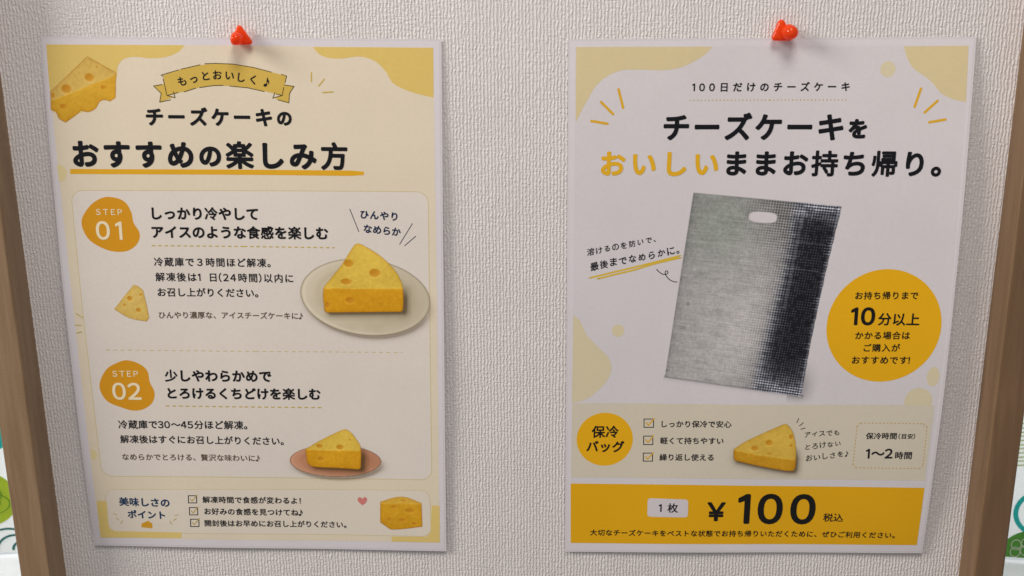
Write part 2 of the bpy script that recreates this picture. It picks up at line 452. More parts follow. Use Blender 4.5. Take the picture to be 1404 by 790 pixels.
 ('strokes','check_mark',[[(-46.2,-118.68),(-45.21,-120.07),(-41.96,-115.98)]],0.581,'dash',4,True),
 ('strokes','checkbox',[[(-47.09,-124.41),(-42.14,-124.36),(-42.43,-129.23),(-47.39,-129.29),(-47.09,-124.41)]],0.56,'ink2',3,True),
 ('strokes','check_mark',[[(-46.16,-126.59),(-45.17,-128.04),(-41.89,-123.87)]],0.587,'dash',4,True),
 ('strokes','checkbox',[[(-47.05,-132.23),(-41.99,-132.17),(-42.28,-137.09),(-47.35,-137.17),(-47.05,-132.23)]],0.566,'ink2',3,True),
 ('strokes','check_mark',[[(-46.11,-134.43),(-45.12,-135.9),(-41.73,-131.68)]],0.592,'dash',4,True),
 ('text','points_list_lettering','解凍時間で食感が変わるよ！',(-38.88,-119.0),(20.49,-119.17),4.668,'ink2',0.026,False,0,None),
 ('text','points_list_lettering','お好みの食感を見つけてね♪',(-38.35,-126.75),(21.2,-127.15),4.687,'ink2',0.026,False,0,None),
 ('text','points_list_lettering','開封後はお早めにお召し上がりください。',(-38.72,-134.68),(47.47,-134.74),4.716,'ink2',0.026,False,0,None),
 ('poly','heart_mark',[(57.67,-121.58),(55.32,-119.21),(54.85,-117.53),(55.64,-116.31),(56.87,-116.38),(57.8,-117.37),(58.72,-116.25),(60.04,-116.22),(60.66,-117.65),(59.85,-119.6)],'heart',4,True),
 ('cheese','cheese_picture',[(68.54,-118.94),(81.6,-115.33),(93.29,-119.43),(93.57,-134.93),(75.14,-137.28),(71.21,-134.92),(68.17,-132.54)],[(67.84,-120.4),(81.51,-119.64),(94.24,-120.37)],[((82.43,-117.71),1.93,0.58),((86.26,-124.37),3.37,1.69),((76.61,-122.15),1.93,1.2),((81.72,-130.77),2.41,1.45),((88.74,-133.07),1.93,1.2),((73.76,-130.46),1.45,1.45)],('cheeseF','cheeseG'),5,0),
],
'R': [
 ('poly','printed_background',[(-104.14,147.44),(1.01,147.37),(104.33,146.93),(105.94,13.62),(103.97,-145.74),(0.4,-145.77),(-104.31,-145.45),(-104.18,12.5)],'paperR',1,False),
 ('poly','yellow_blob',[(-103.83,147.44),(-31.25,147.19),(-33.35,144.55),(-39.0,140.41),(-47.81,136.41),(-56.73,135.01),(-68.21,135.3),(-78.6,135.13),(-85.8,132.64),(-92.58,127.29),(-97.6,119.19),(-101.08,112.59),(-103.6,107.5)],'blobR',2,True),
 ('poly','yellow_blob',[(70.22,146.76),(104.15,146.82),(105.0,117.53),(97.78,119.09),(91.38,122.37),(86.65,127.54),(81.88,131.37),(76.04,135.2),(72.32,140.71)],'blobR',2,True),
 ('ellipse','yellow_dot',(62.59,134.88),4.05,4.18,'blobR2',2),
 ('strokes','sparkle_line',[[(-80.76,125.07),(-78.06,115.2)],[(-90.1,118.38),(-83.48,111.88)],[(-95.17,108.25),(-86.52,106.76)]],1.39,'ray',3,True),
 ('strokes','sparkle_line',[[(80.7,124.63),(78.0,115.17)],[(89.91,118.24),(83.51,112.11)],[(94.72,108.33),(86.32,106.92)]],1.375,'ray',3,True),
 ('text','subtitle_lettering','100日だけのチーズケーキ',(-41.18,125.97),(42.88,125.91),5.208,'ink',0.028,False,0,None),
 ('dash','dotted_rule',[(-42.3,119.01),(0.58,118.97),(43.16,118.92)],0.582,0.7,1.32,'dash',3,False),
 ('text','title_lettering','チーズケーキを',(-55.95,104.72),(53.56,104.37),15.455,'ink',0.037,True,0,{6: 0.72}),
 ('text','title_lettering','おいしい',(-89.64,85.03),(-25.34,84.77),14.63,'rayink',0.038,True,0,None),
 ('text','title_lettering','ままお持ち帰り。',(-20.98,84.95),(94.57,84.65),14.52,'ink',0.037,True,0,None),
 ('text','handwritten_lettering','溶けるのを防いで、',(-96.76,34.86),(-58.41,43.06),5.12,'ink2',0.014,False,1,None),
 ('text','handwritten_lettering','最後までなめらかに。',(-94.94,26.87),(-45.19,36.79),5.696,'ink2',0.018,False,1,None),
 ('strokes','highlighter_line',[[(-94.37,20.62),(-82.07,23.64),(-69.93,26.53),(-57.6,29.66),(-45.22,33.02)],[(-89.99,20.08),(-79.99,22.57),(-69.77,25.06),(-57.57,28.82),(-44.73,31.76)]],1.015,'yell',3,True),
 ('strokes','arrow_scribble',[[(-57.06,25.15),(-55.36,23.33),(-52.87,22.27),(-51.05,23.11),(-51.5,24.38),(-52.51,23.75),(-51.82,21.42),(-49.07,18.75),(-46.01,18.11)]],0.465,'ink2',3,True),
 ('bag','bag_picture',[(-38.3,68.72),(42.91,61.11),(27.83,-50.0),(-50.67,-38.71)],(0.37,55.06),4),
 ('ellipse','round_badge',(70.95,-7.07),31.65,33.19,'orange',3),
 ('text','badge_lettering','お持ち帰りまで',(53.84,10.78),(88.42,11.13),4.789,'ink3',0.026,False,0,None),
 ('text','badge_lettering','10',(52.32,-1.19),(65.83,-1.05),13.011,'ink3',0.034,True,0,None),
 ('text','badge_lettering','分以上',(67.46,-2.78),(90.44,-2.78),7.86,'ink3',0.03,True,0,None),
 ('text','badge_lettering','かかる場合は',(55.64,-12.62),(85.95,-12.19),4.903,'ink3',0.026,False,0,None),
 ('text','badge_lettering','ご購入が',(60.91,-19.95),(81.11,-19.62),4.948,'ink3',0.026,False,0,None),
 ('text','badge_lettering','おすすめです!',(55.01,-27.38),(87.22,-26.93),4.994,'ink3',0.026,False,0,None),
 ('poly','yellow_blob',[(-104.06,-1.27),(-100.28,-4.75),(-96.01,-13.5),(-88.78,-21.45),(-83.22,-27.66),(-81.82,-34.79),(-85.06,-42.42),(-91.31,-49.18),(-97.63,-53.23),(-104.43,-54.55),(-104.21,-31.17)],'blobR2',2,True),
 ('ellipse','yellow_dot',(-78.31,-10.71),3.55,3.71,'blobR2',2),
 ('ellipse','yellow_dot',(101.03,-36.55),3.41,5.96,'blobR2',2),
 ('ellipse','yellow_dot',(94.31,-51.94),7.7,8.34,'blobR2',2),
 ('poly','beige_band',[(-104.21,-55.0),(-0.33,-55.36),(103.47,-54.13),(103.52,-102.15),(2.32,-102.66),(-104.46,-101.96)],'beige',3,False),
 ('ellipse','round_badge',(-84.84,-77.72),16.55,16.73,'orange',4),
 ('text','badge_lettering','保冷',(-92.69,-72.87),(-76.7,-72.91),8.694,'ink3',0.032,True,0,None),
 ('text','badge_lettering','バッグ',(-95.59,-82.08),(-73.21,-82.36),8.524,'ink3',0.032,True,0,None),
 ('strokes','checkbox',[[(-62.07,-64.88),(-56.54,-64.84),(-56.39,-70.07),(-61.93,-70.11),(-62.07,-64.88)]],0.527,'ink2',4,True),
 ('strokes','check_mark',[[(-60.73,-67.16),(-59.41,-68.71),(-56.12,-64.61)]],0.733,'ray',5,True),
 ('strokes','checkbox',[[(-62.0,-75.63),(-56.65,-75.6),(-56.5,-80.96),(-61.86,-80.99),(-62.0,-75.63)]],0.53,'ink2',4,True),
 ('strokes','check_mark',[[(-60.65,-77.93),(-59.32,-79.59),(-56.23,-75.36)]],0.739,'ray',5,True),
 ('strokes','checkbox',[[(-61.93,-86.41),(-56.52,-86.38),(-56.37,-91.5),(-61.8,-91.53),(-61.93,-86.41)]],0.534,'ink2',4,True),
 ('strokes','check_mark',[[(-60.58,-88.73),(-59.25,-90.12),(-56.09,-86.15)]],0.744,'ray',5,True),
 ('text','list_lettering','しっかり保冷で安心',(-51.77,-67.87),(-11.08,-67.65),4.819,'ink2',0.025,False,0,None),
 ('text','list_lettering','軽くて持ちやすい',(-52.29,-78.43),(-15.22,-78.21),4.861,'ink2',0.025,False,0,None),
 ('text','list_lettering','繰り返し使える',(-52.4,-89.01),(-20.47,-88.82),4.904,'ink2',0.025,False,0,None),
 ('cheese','cheese_picture',[(18.89,-67.47),(20.56,-67.23),(22.35,-68.82),(24.69,-72.47),(26.93,-80.58),(27.66,-94.32),(26.78,-96.93),(22.51,-96.98),(6.44,-94.08),(-7.77,-90.69),(-8.71,-89.06),(-9.0,-83.45),(-2.06,-78.25)],[(-9.4,-83.92),(7.83,-87.47),(28.0,-90.08)],[((3.29,-82.66),2.51,1.83),((11.35,-79.05),2.51,2.06),((23.82,-75.24),1.37,1.83),((24.4,-80.78),1.14,1.14),((12.0,-86.03),1.83,0.69)],('cheeseH','cheeseI'),5,2),
 ('strokes','sparkle_line',[[(27.49,-63.76),(26.61,-66.36)],[(28.21,-68.31),(30.4,-66.33)],[(29.2,-70.41),(31.54,-69.57)]],0.455,'ink2',4,True),
 ('text','handwritten_lettering','アイスでも',(31.55,-74.02),(51.6,-71.97),4.82,'ink2',0.012,False,1,None),
 ('text','handwritten_lettering','とろけない',(32.5,-81.64),(52.99,-78.87),4.861,'ink2',0.012,False,1,None),
 ('text','handwritten_lettering','おいしさを♪',(33.35,-88.76),(57.73,-85.39),4.893,'ink2',0.012,False,1,None),
 ('dash','dotted_border',[(63.23,-66.05),(98.62,-65.67),(100.86,-67.44),(101.34,-92.19),(99.71,-94.41),(63.14,-94.58),(61.06,-92.5),(61.34,-68.38)],0.503,1.01,1.1,'dashorange',4,True),
 ('text','time_lettering','保冷時間',(66.84,-74.17),(84.46,-73.79),4.841,'ink2',0.028,False,0,None),
 ('text','time_lettering','（目安）',(85.39,-74.0),(94.9,-73.76),3.477,'ink2',0.026,False,0,None),
 ('text','time_lettering','1〜2',(67.82,-85.37),(83.28,-84.98),8.178,'ink2',0.03,True,0,None),
 ('text','time_lettering','時間',(84.65,-86.22),(94.34,-85.99),5.528,'ink2',0.03,False,0,None),
 ('poly','price_band',[(-104.65,-106.0),(-1.74,-106.99),(103.86,-106.95),(103.97,-145.74),(0.4,-145.77),(-104.31,-145.45)],'orangeband',3,False),
 ('rrect','price_tag_label',[(-58.59,-115.36),(-34.38,-116.22),(-34.2,-128.0),(-58.52,-127.57)],1.9,'white',4,None),
 ('text','price_lettering','1枚',(-51.87,-121.72),(-40.23,-121.78),6.483,'ink',0.024,False,0,None),
 ('text','price_lettering','¥',(-22.89,-123.85),(-11.86,-123.84),16.907,'ink3',0.03,True,0,None),
 ('text','price_lettering','100',(-4.56,-121.99),(41.63,-121.87),24.932,'ink3',0.03,True,0,None),
 ('text','price_lettering','税込',(46.53,-127.53),(58.34,-127.49),6.444,'ink3',0.022,False,0,None),
 ('text','small_print_lettering','大切なチーズケーキをベストな状態でお持ち帰りいただくために、ぜひご利用ください。',(-92.69,-138.31),(90.14,-139.06),4.407,'ink3',0.024,False,0,None),
],
}
SHEET_W, SHEET_H = 216.0, 303.0
PLACE = {'L': (-151.975, .04, -.013243), 'R': (133.885, -1.662, .0006557)}


def bulge(p, x, z):
    """how far the curled laminated sheet stands off the board (mm)"""
    u = np.clip(x / SHEET_W + .5, 0, 1)
    v = np.clip(z / SHEET_H + .5, 0, 1)
    b = 4 * v * (1 - v)
    rip = .3 * np.sin(x * .045 + z * .02) * np.sin(z * .04 + 1)
    if p == 'L':
        return rip + .7 + 5.0 * (1 - u) ** 2 * b + 2.0 * u ** 2 * b + 1.0 * (1 - v) ** 2
    return rip + .7 + 1.0 * (1 - u) ** 2 * b + 7.5 * u ** 2 * b + 1.0 * (1 - v) ** 2


LAYER = 0.02


def to_sheet(p, pts, h):
    """flat (x,z) mm -> metres on the curled sheet, h mm in front of it"""
    a = np.asarray(pts, float)
    y = -(bulge(p, a[:, 0], a[:, 1]) + h)
    return np.column_stack((a[:, 0], y, a[:, 1])) * MM


def densify(pts, step):
    out = []
    n = len(pts)
    for i in range(n):
        a, b = np.array(pts[i], float), np.array(pts[(i + 1) % n], float)
        k = max(1, int(np.linalg.norm(b - a) / step))
        for j in range(k):
            out.append(tuple(a + (b - a) * j / k))
    return out


def inside(poly, X, Y):
    P = np.asarray(poly, float)
    res = np.zeros(X.shape, bool)
    n = len(P)
    for i in range(n):
        x1, y1 = P[i]
        x2, y2 = P[(i + 1) % n]
        if y1 == y2:
            continue
        c = ((y1 > Y) != (y2 > Y)) & (X < (x2 - x1) * (Y - y1) / (y2 - y1) + x1)
        res ^= c
    return res


def poly_dist(poly, X, Y, closed=True):
    P = np.asarray(poly, float)
    d = np.full(X.shape, 1e9)
    n = len(P)
    for i in range(n if closed else n - 1):
        a, b = P[i], P[(i + 1) % n]
        ab = b - a
        t = np.clip(((X - a[0]) * ab[0] + (Y - a[1]) * ab[1]) / max(ab @ ab, 1e-9), 0, 1)
        d = np.minimum(d, np.hypot(X - a[0] - t * ab[0], Y - a[1] - t * ab[1]))
    return d


def smooth_poly(pts, corner=62, n=6):
    P = [np.array(p, float) for p in pts]
    N = len(P)
    T = []
    for i in range(N):
        a, b = P[i] - P[i - 1], P[(i + 1) % N] - P[i]
        ang = math.degrees(math.acos(np.clip(a @ b / (np.linalg.norm(a) * np.linalg.norm(b) + 1e-9), -1, 1)))
        T.append(None if ang > corner else (P[(i + 1) % N] - P[i - 1]) / 2)
    out = []
    for i in range(N):
        a, b = P[i], P[(i + 1) % N]
        L = np.linalg.norm(b - a)

        def tan(t):
            if t is None:
                return (b - a) * .6
            return t / (np.linalg.norm(t) + 1e-9) * L
        t0, t1 = tan(T[i]), tan(T[(i + 1) % N])
        for k in range(n):
            s = k / n
            out.append(tuple((2 * s**3 - 3 * s**2 + 1) * a + (s**3 - 2 * s**2 + s) * t0 + (-2 * s**3 + 3 * s**2) * b + (s**3 - s**2) * t1))
    return out


def tess(poly, step=6.0):
    poly = densify(poly, step)
    P = np.array(poly)
    xs = np.arange(P[:, 0].min() + step / 2, P[:, 0].max(), step)
    ys = np.arange(P[:, 1].min() + step / 2, P[:, 1].max(), step)
    inner = []
    if len(xs) and len(ys):
        X, Y = np.meshgrid(xs, ys)
        ok = inside(poly, X, Y) & (poly_dist(poly, X, Y) > step * .3)
        inner = list(zip(X[ok], Y[ok]))
    allp = [Vector(map(float, q)) for q in poly] + [Vector(map(float, q)) for q in inner]
    n = len(poly)
    r = delaunay_2d_cdt(allp, [], [list(range(n))], 1, 1e-5)
    return [tuple(v) for v in r[0]], [tuple(f) for f in r[2]]


def face_front(p, name, pts, faces, h, mat, parent, label=None):
    V = to_sheet(p, pts, h)
    out = []
    for f in faces:
        a, b, c = (pts[f[0]], pts[f[1]], pts[f[2]])
        area = (b[0] - a[0]) * (c[1] - a[1]) - (b[1] - a[1]) * (c[0] - a[0])
        out.append(f if area > 0 else tuple(reversed(f)))
    return mesh_obj(name, V, out, mat, parent, label)


def add_poly(p, name, poly, h, mat, parent, label=None):
    pts, faces = tess(poly)
    return face_front(p, name, pts, faces, h, mat, parent, label)


def ribbon(path, w, cap=True, step=4.0):
    """constant-width stroke with round caps as one strip -> pts, faces"""
    Q = []
    for i in range(len(path) - 1):
        a, b = np.array(path[i], float), np.array(path[i + 1], float)
        k = max(1, int(np.linalg.norm(b - a) / step))
        for j in range(k):
            Q.append(a + (b - a) * j / k)
    Q.append(np.array(path[-1], float))
    n = len(Q)
    pts, faces = [], []
    closed = np.linalg.norm(Q[0] - Q[-1]) < 1e-6
    for i in range(n):
        if closed and i in (0, n - 1):
            d0, d1 = Q[-1] - Q[-2], Q[1] - Q[0]
        else:
            d0 = Q[i] - Q[i - 1] if i > 0 else Q[1] - Q[0]
            d1 = Q[i + 1] - Q[i] if i < n - 1 else Q[-1] - Q[-2]
        d0 = d0 / (np.linalg.norm(d0) + 1e-9)
        d1 = d1 / (np.linalg.norm(d1) + 1e-9)
        t = d0 + d1
        t = t / (np.linalg.norm(t) + 1e-9)
        nrm = np.array([-t[1], t[0]])
        m = 1 / max(.5, abs(nrm @ np.array([-d0[1], d0[0]])))
        pts += [tuple(Q[i] + nrm * w / 2 * m), tuple(Q[i] - nrm * w / 2 * m)]
        if i:
            faces.append((2 * i - 2, 2 * i - 1, 2 * i + 1, 2 * i))
    if cap and not closed:
        for end, (c, d) in enumerate(((Q[0], Q[0] - Q[1]), (Q[-1], Q[-1] - Q[-2]))):
            a0 = math.atan2(d[1], d[0])
            base = len(pts)
            for k in range(7):
                a = a0 - math.pi / 2 + math.pi * k / 6
                pts.append((c[0] + w / 2 * math.cos(a), c[1] + w / 2 * math.sin(a)))
            faces.append(tuple(range(base, base + 7)))
    return pts, faces


def ellipse_pts(c, rx, ry, n=72, ang=0):
    ca, sa = math.cos(ang), math.sin(ang)
    return [(c[0] + rx * math.cos(t) * ca - ry * math.sin(t) * sa, c[1] + rx * math.cos(t) * sa + ry * math.sin(t) * ca)
            for t in (2 * math.pi * i / n for i in range(n))]


def round_quad(c4, r, n=7):
    P = [np.array(c, float) for c in c4]
    out = []
    for i in range(4):
        a, b, c = P[i - 1], P[i], P[(i + 1) % 4]
        u, v = (a - b) / np.linalg.norm(a - b), (c - b) / np.linalg.norm(c - b)
        for k in range(n):
            t = math.pi / 2 * k / (n - 1)
            out.append(tuple(b + u * r * (1 - math.sin(t)) + v * r * (1 - math.cos(t))))
    return out


# ------------------------------------------------------------------ lettering
GLYPH = {}


def glyph(ch, res):
    key = (ch, res)
    if key in GLYPH:
        return GLYPH[key]
    if ch == '１':
        poly = [(.18, 0), (.265, 0), (.265, .735), (.20, .735), (.03, .635), (.03, .56), (.18, .625)]
        r = delaunay_2d_cdt([Vector(q) for q in poly], [], [list(range(len(poly)))], 1, 1e-6)
        co = np.array([tuple(v) for v in r[0]])
        GLYPH[key] = (co, np.array([list(f) for f in r[2]]), .03, .265)
        return GLYPH[key]
    if ch == '♪':
        head = ellipse_pts((.20, .06), .155, .115, 20, .35)
        stem = [(.305, .06), (.345, .06), (.345, .80), (.305, .80)]
        flag = [(.345, .80), (.37, .66), (.46, .56), (.53, .45), (.53, .32), (.48, .20), (.495, .33), (.45, .43), (.345, .50)]
        co, t = [], []
        for poly in (head, stem, flag):
            r = delaunay_2d_cdt([Vector(q) for q in poly], [], [list(range(len(poly)))], 1, 1e-6)
            t += [[i + len(co) for i in f] for f in r[2]]
            co += [tuple(v) for v in r[0]]
        co = np.array(co)
        co[:, 0] += (co[:, 1] - .06) * 0
        GLYPH[key] = (co, np.array(t), co[:, 0].min(), co[:, 0].max())
        return GLYPH[key]
    c = bpy.data.curves.new('glyph', 'FONT')
    c.body = ch
    c.size = 1
    c.resolution_u = res
    o = bpy.data.objects.new('glyph', c)
    m = o.to_mesh()
    n = len(m.vertices)
    co = np.empty(n * 3)
    m.vertices.foreach_get('co', co)
    co = co.reshape(-1, 3)[:, :2]
    m.calc_loop_triangles()
    t = np.empty(len(m.loop_triangles) * 3, int)
    m.loop_triangles.foreach_get('vertices', t)
    t = t.reshape(-1, 3)
    o.to_mesh_clear()
    bpy.data.objects.remove(o)
    bpy.data.curves.remove(c)
    GLYPH[key] = (co, t, co[:, 0].min(), co[:, 0].max())
    return GLYPH[key]


def full(ch):
    if ch == '¥':
        return '￥'
    if ch != ' ' and ord(ch) < 127:
        return chr(ord(ch) + 0xFEE0)
    return ch


def lettering(p, name, s, A, B, em, col, wt, big, hand, runs, parent, h):
    runs = runs or {}
    res = 5 if big else 3
    G, X, S, x = [], [], [], 0.0
    for i, ch in enumerate(s):
        g = glyph(full(ch), res)
        sc = runs.get(i, 1.0)
        ascii_ = ord(ch) < 256 or ch in '（）♪'
        if ascii_:
            X.append(x - g[2] * sc)
            x += (g[3] - g[2] + .10) * sc
        else:
            X.append(x)
            x += sc
        G.append(g)
        S.append(sc)
    A, B = np.array(A), np.array(B)
    d = B - A
    W = np.linalg.norm(d)
    ex = d / W
    ey = np.array([-ex[1], ex[0]])
    left = X[0] + G[0][2] * S[0]
    span = X[-1] + G[-1][3] * S[-1] - left
    em = min(em, W / (span + 2 * wt + .02 * (len(s) - 1)))
    track = (W - (span + 2 * wt) * em) / max(1, len(s) - 1) / em
    nd = 12 if big else 6
    offs = [(0, 0)] + [(wt * math.cos(2 * math.pi * k / nd), wt * math.sin(2 * math.pi * k / nd)) for k in range(nd)]
    if wt < .008:
        offs = [(0, 0), (wt, 0), (-wt, 0), (0, wt)]
    V, F, H = [], [], []
    base = 0
    arc = hand[1] if isinstance(hand, tuple) else None
    for i, (g, gx, sc) in enumerate(zip(G, X, S)):
        co, t = g[0], g[1]
        yc = .38 if sc == 1 else .38 * sc + (.38 - .38 * sc) - .38 * (1 - sc) * .9
        loc = co * sc
        if arc:
            cx = (g[2] + g[3]) / 2
            j0, j1 = max(0, i - 1), min(len(arc) - 1, i + 1)
            tv = np.array(arc[j1]) - np.array(arc[j0])
            tv = tv / np.linalg.norm(tv)
            q = (loc - np.array([cx, .38])) * em
            flat = np.array(arc[i]) + q[:, :1] * tv + q[:, 1:] * np.array([-tv[1], tv[0]])
            e1, e2 = tv, np.array([-tv[1], tv[0]])
        else:
            ox = gx - left + wt + track * i
            q = (loc - np.array([0, .38 - (.12 * (1 - sc))])) + np.array([ox, 0])
            if sc != 1:
                q[:, 1] += .38 * (1 - sc) - .30 * (1 - sc)
            if hand == 1:
                cx = ox + .5
                a = random.uniform(-.10, .10)
                k = random.uniform(.84, 1.04)
                r = q - np.array([cx, 0])
                r = np.column_stack((r[:, 0] * math.cos(a) - r[:, 1] * math.sin(a) + r[:, 1] * .10, r[:, 0] * math.sin(a) + r[:, 1] * math.cos(a))) * k
                r += .018 * np.column_stack((np.sin(r[:, 1] * 7 + i), np.sin(r[:, 0] * 8 + 2 * i)))
                q = r + np.array([cx, random.uniform(-.05, .05)])
            q = q * em
            flat = A + q[:, :1] * ex + q[:, 1:] * ey
            e1, e2 = ex, ey
        kw = .78 if 0x4e00 <= ord(s[i]) <= 0x9fff else 1.0
        for m, (dx, dy) in enumerate(offs):
            dx, dy = dx * kw, dy * kw
            V.append(flat + (dx * em) * e1 + (dy * em) * e2)
            H.append(np.full(len(flat), h + m * .0012))
            F.append(t + base)
            base += len(flat)
    V = np.vstack(V)
    F = np.vstack(F)
    H = np.concatenate(H)
    P3 = to_sheet(p, V, H)
    a, b, c = V[F[:, 0]], V[F[:, 1]], V[F[:, 2]]
    ar = (b[:, 0] - a[:, 0]) * (c[:, 1] - a[:, 1]) - (b[:, 1] - a[:, 1]) * (c[:, 0] - a[:, 0])
    F[ar < 0] = F[ar < 0][:, ::-1]
    return mesh_obj(name, P3, F, ink(col), parent)


# ------------------------------------------------------------------ printed pictures: fine colour grids on the sheet
def picture_mat():
    m, nt, N, L, b = new_mat('printed_picture')
    at = node(nt, 'ShaderNodeAttribute', attribute_name='ink')
    L.new(at.outputs['Color'], b.inputs['Base Color'])
    b.inputs['Roughness'].default_value = .55
    b.inputs['Specular IOR Level'].default_value = .2
    b.inputs['Coat Weight'].default_value = .20
    b.inputs['Coat Roughness'].default_value = .28
    tr = node(nt, 'ShaderNodeBsdfTransparent')
    mix = node(nt, 'ShaderNodeMixShader')
    L.new(at.outputs['Alpha'], mix.inputs[0])
    L.new(tr.outputs[0], mix.inputs[1])
    L.new(b.outputs[0], mix.inputs[2])
    L.new(mix.outputs[0], nt.nodes['Material Output'].inputs[0])
    return m


PIC = picture_mat()


def picture(p, name, X, Y, rgb, alpha, h, parent, label=None):
    """X, Y: mm grids; rgb in sRGB 0..255"""
    ny, nx = X.shape
    V = to_sheet(p, np.column_stack((X.ravel(), Y.ravel())), h)
    idx = np.arange(nx * ny).reshape(ny, nx)
    q = np.stack((idx[:-1, :-1], idx[:-1, 1:], idx[1:, 1:], idx[1:, :-1]), -1).reshape(-1, 4)
    al = alpha.ravel()
    q = q[(al[q] > .004).any(1)]
    a, b, c = V[q[0, 0]], V[q[0, 1]], V[q[0, 2]]
    if (b[0] - a[0]) * (c[2] - a[2]) - (b[2] - a[2]) * (c[0] - a[0]) < 0:
        q = q[:, ::-1]
    used = np.unique(q)
    remap = np.full(nx * ny, -1)
    remap[used] = np.arange(len(used))
    o = mesh_obj(name, V[used], remap[q], PIC, parent, label)
    s = np.clip(rgb, 0, 255).reshape(-1, 3)[used] / 255
    l = np.where(s <= .04045, s / 12.92, ((s + .055) / 1.055) ** 2.4)
    col = np.column_stack((l, al[used]))
    at = o.data.color_attributes.new('ink', 'FLOAT_COLOR', 'POINT')
    at.data.foreach_set('color', col.astype(np.float32).ravel())
    return o


def vnoise(X, Y, scale, seed):
    r = np.random.default_rng(seed)
    T = r.random((64, 64))
    x, y = X / scale, Y / scale
    x0, y0 = np.floor(x).astype(int), np.floor(y).astype(int)
    fx, fy = x - x0, y - y0
    fx, fy = fx * fx * (3 - 2 * fx), fy * fy * (3 - 2 * fy)
    g = lambda i, j: T[(y0 + j) % 64, (x0 + i) % 64]
    return (g(0, 0) * (1 - fx) + g(1, 0) * fx) * (1 - fy) + (g(0, 1) * (1 - fx) + g(1, 1) * fx) * fy


def grid_over(pts, pad, step):
    P = np.array(pts)
    xs = np.arange(P[:, 0].min() - pad, P[:, 0].max() + pad, step)
    ys = np.arange(P[:, 1].min() - pad, P[:, 1].max() + pad, step)
    return np.meshgrid(xs, ys)


CHEESE = {'cheeseA': (218, 182, 92), 'cheeseB': (222, 172, 48), 'cheeseC': (232, 196, 78), 'cheeseD': (226, 166, 28),
          'cheeseE': (226, 194, 104), 'cheeseF': (224, 178, 62), 'cheeseG': (220, 164, 30), 'cheeseH': (222, 184, 74), 'cheeseI': (212, 158, 34)}


def cheese(p, name, outline, split, holes, cols, layer, shadow, parent):
    X, Y = grid_over(outline, 5 if shadow else 1, .36)
    sm = smooth_poly(outline, 40, 4)
    ins = inside(sm, X, Y)
    d = poly_dist(sm, X, Y)
    sd = np.where(ins, -d, d)
    body = np.clip(.5 - sd / .45, 0, 1)
    sp = np.array(split)
    ysplit = np.interp(X, sp[:, 0], sp[:, 1]) + (vnoise(X, Y, 1.6, 3) - .5) * .5
    top = np.clip(.5 + (Y - ysplit) / .7, 0, 1)[..., None]
    ct, cfr = np.array(CHEESE[cols[0]], float), np.array(CHEESE[cols[1]], float)
    rgb = ct * top + cfr * (1 - top)
    n = (vnoise(X, Y, 1.3, 5) - .5) * 12 + (vnoise(X, Y, .6, 6) - .5) * 10 + (vnoise(X, Y, 7, 8) - .5) * 12
    rgb = rgb + n[..., None] * np.array([1, 1, .7])
    # crisp edge between top and front face of the printed wedge
    rgb += (np.exp(-((Y - ysplit) / .5) ** 2) * 10)[..., None]
    h0 = (Y - Y.min()) / (Y.max() - Y.min())
    rgb += ((h0 - .5) * 14)[..., None]
    rgb -= (np.exp(-np.clip(-sd, 0, 9) / .8) * 22)[..., None] * np.array([.6, 1, 1])
    for (c, rx, ry) in holes:
        e = np.hypot((X - c[0]) / rx, (Y - c[1]) / ry)
        m = np.clip((1.0 - e) * 3.2, 0, 1)[..., None]
        inner = np.array([206, 138, 26.]) + ((Y - c[1]) / ry * -16 + (X - c[0]) / rx * 14)[..., None]
        rgb = rgb * (1 - m * .78) + inner * m * .78
        lip = np.exp(-((e - 1.12) / .16) ** 2) * np.clip(-(Y - c[1]) / ry, 0, 1)
        rgb += (lip * 16)[..., None]
    alpha = body
    if shadow:
        P = np.array(sm) * 1.0
        P[:, 0] += 2.2 if shadow == 1 else 1.2
        P[:, 1] -= 1.4
        d2 = poly_dist(P, X, Y)
        sd2 = np.where(inside(P, X, Y), -d2, d2)
        lowerhalf = np.clip((split[0][1] + 3 - Y) / 8, 0, 1)
        sh = np.exp(-np.clip(sd2 + .5, 0, 9) / 1.4) * .62 * lowerhalf
        scol = np.array([96, 74, 38.])
        a2 = body + sh * (1 - body)
        rgb = (rgb * body[..., None] + scol * (sh * (1 - body))[..., None]) / np.maximum(a2, 1e-4)[..., None]
        alpha = a2
    picture(p, name, X, Y, rgb, alpha, layer * LAYER, parent)


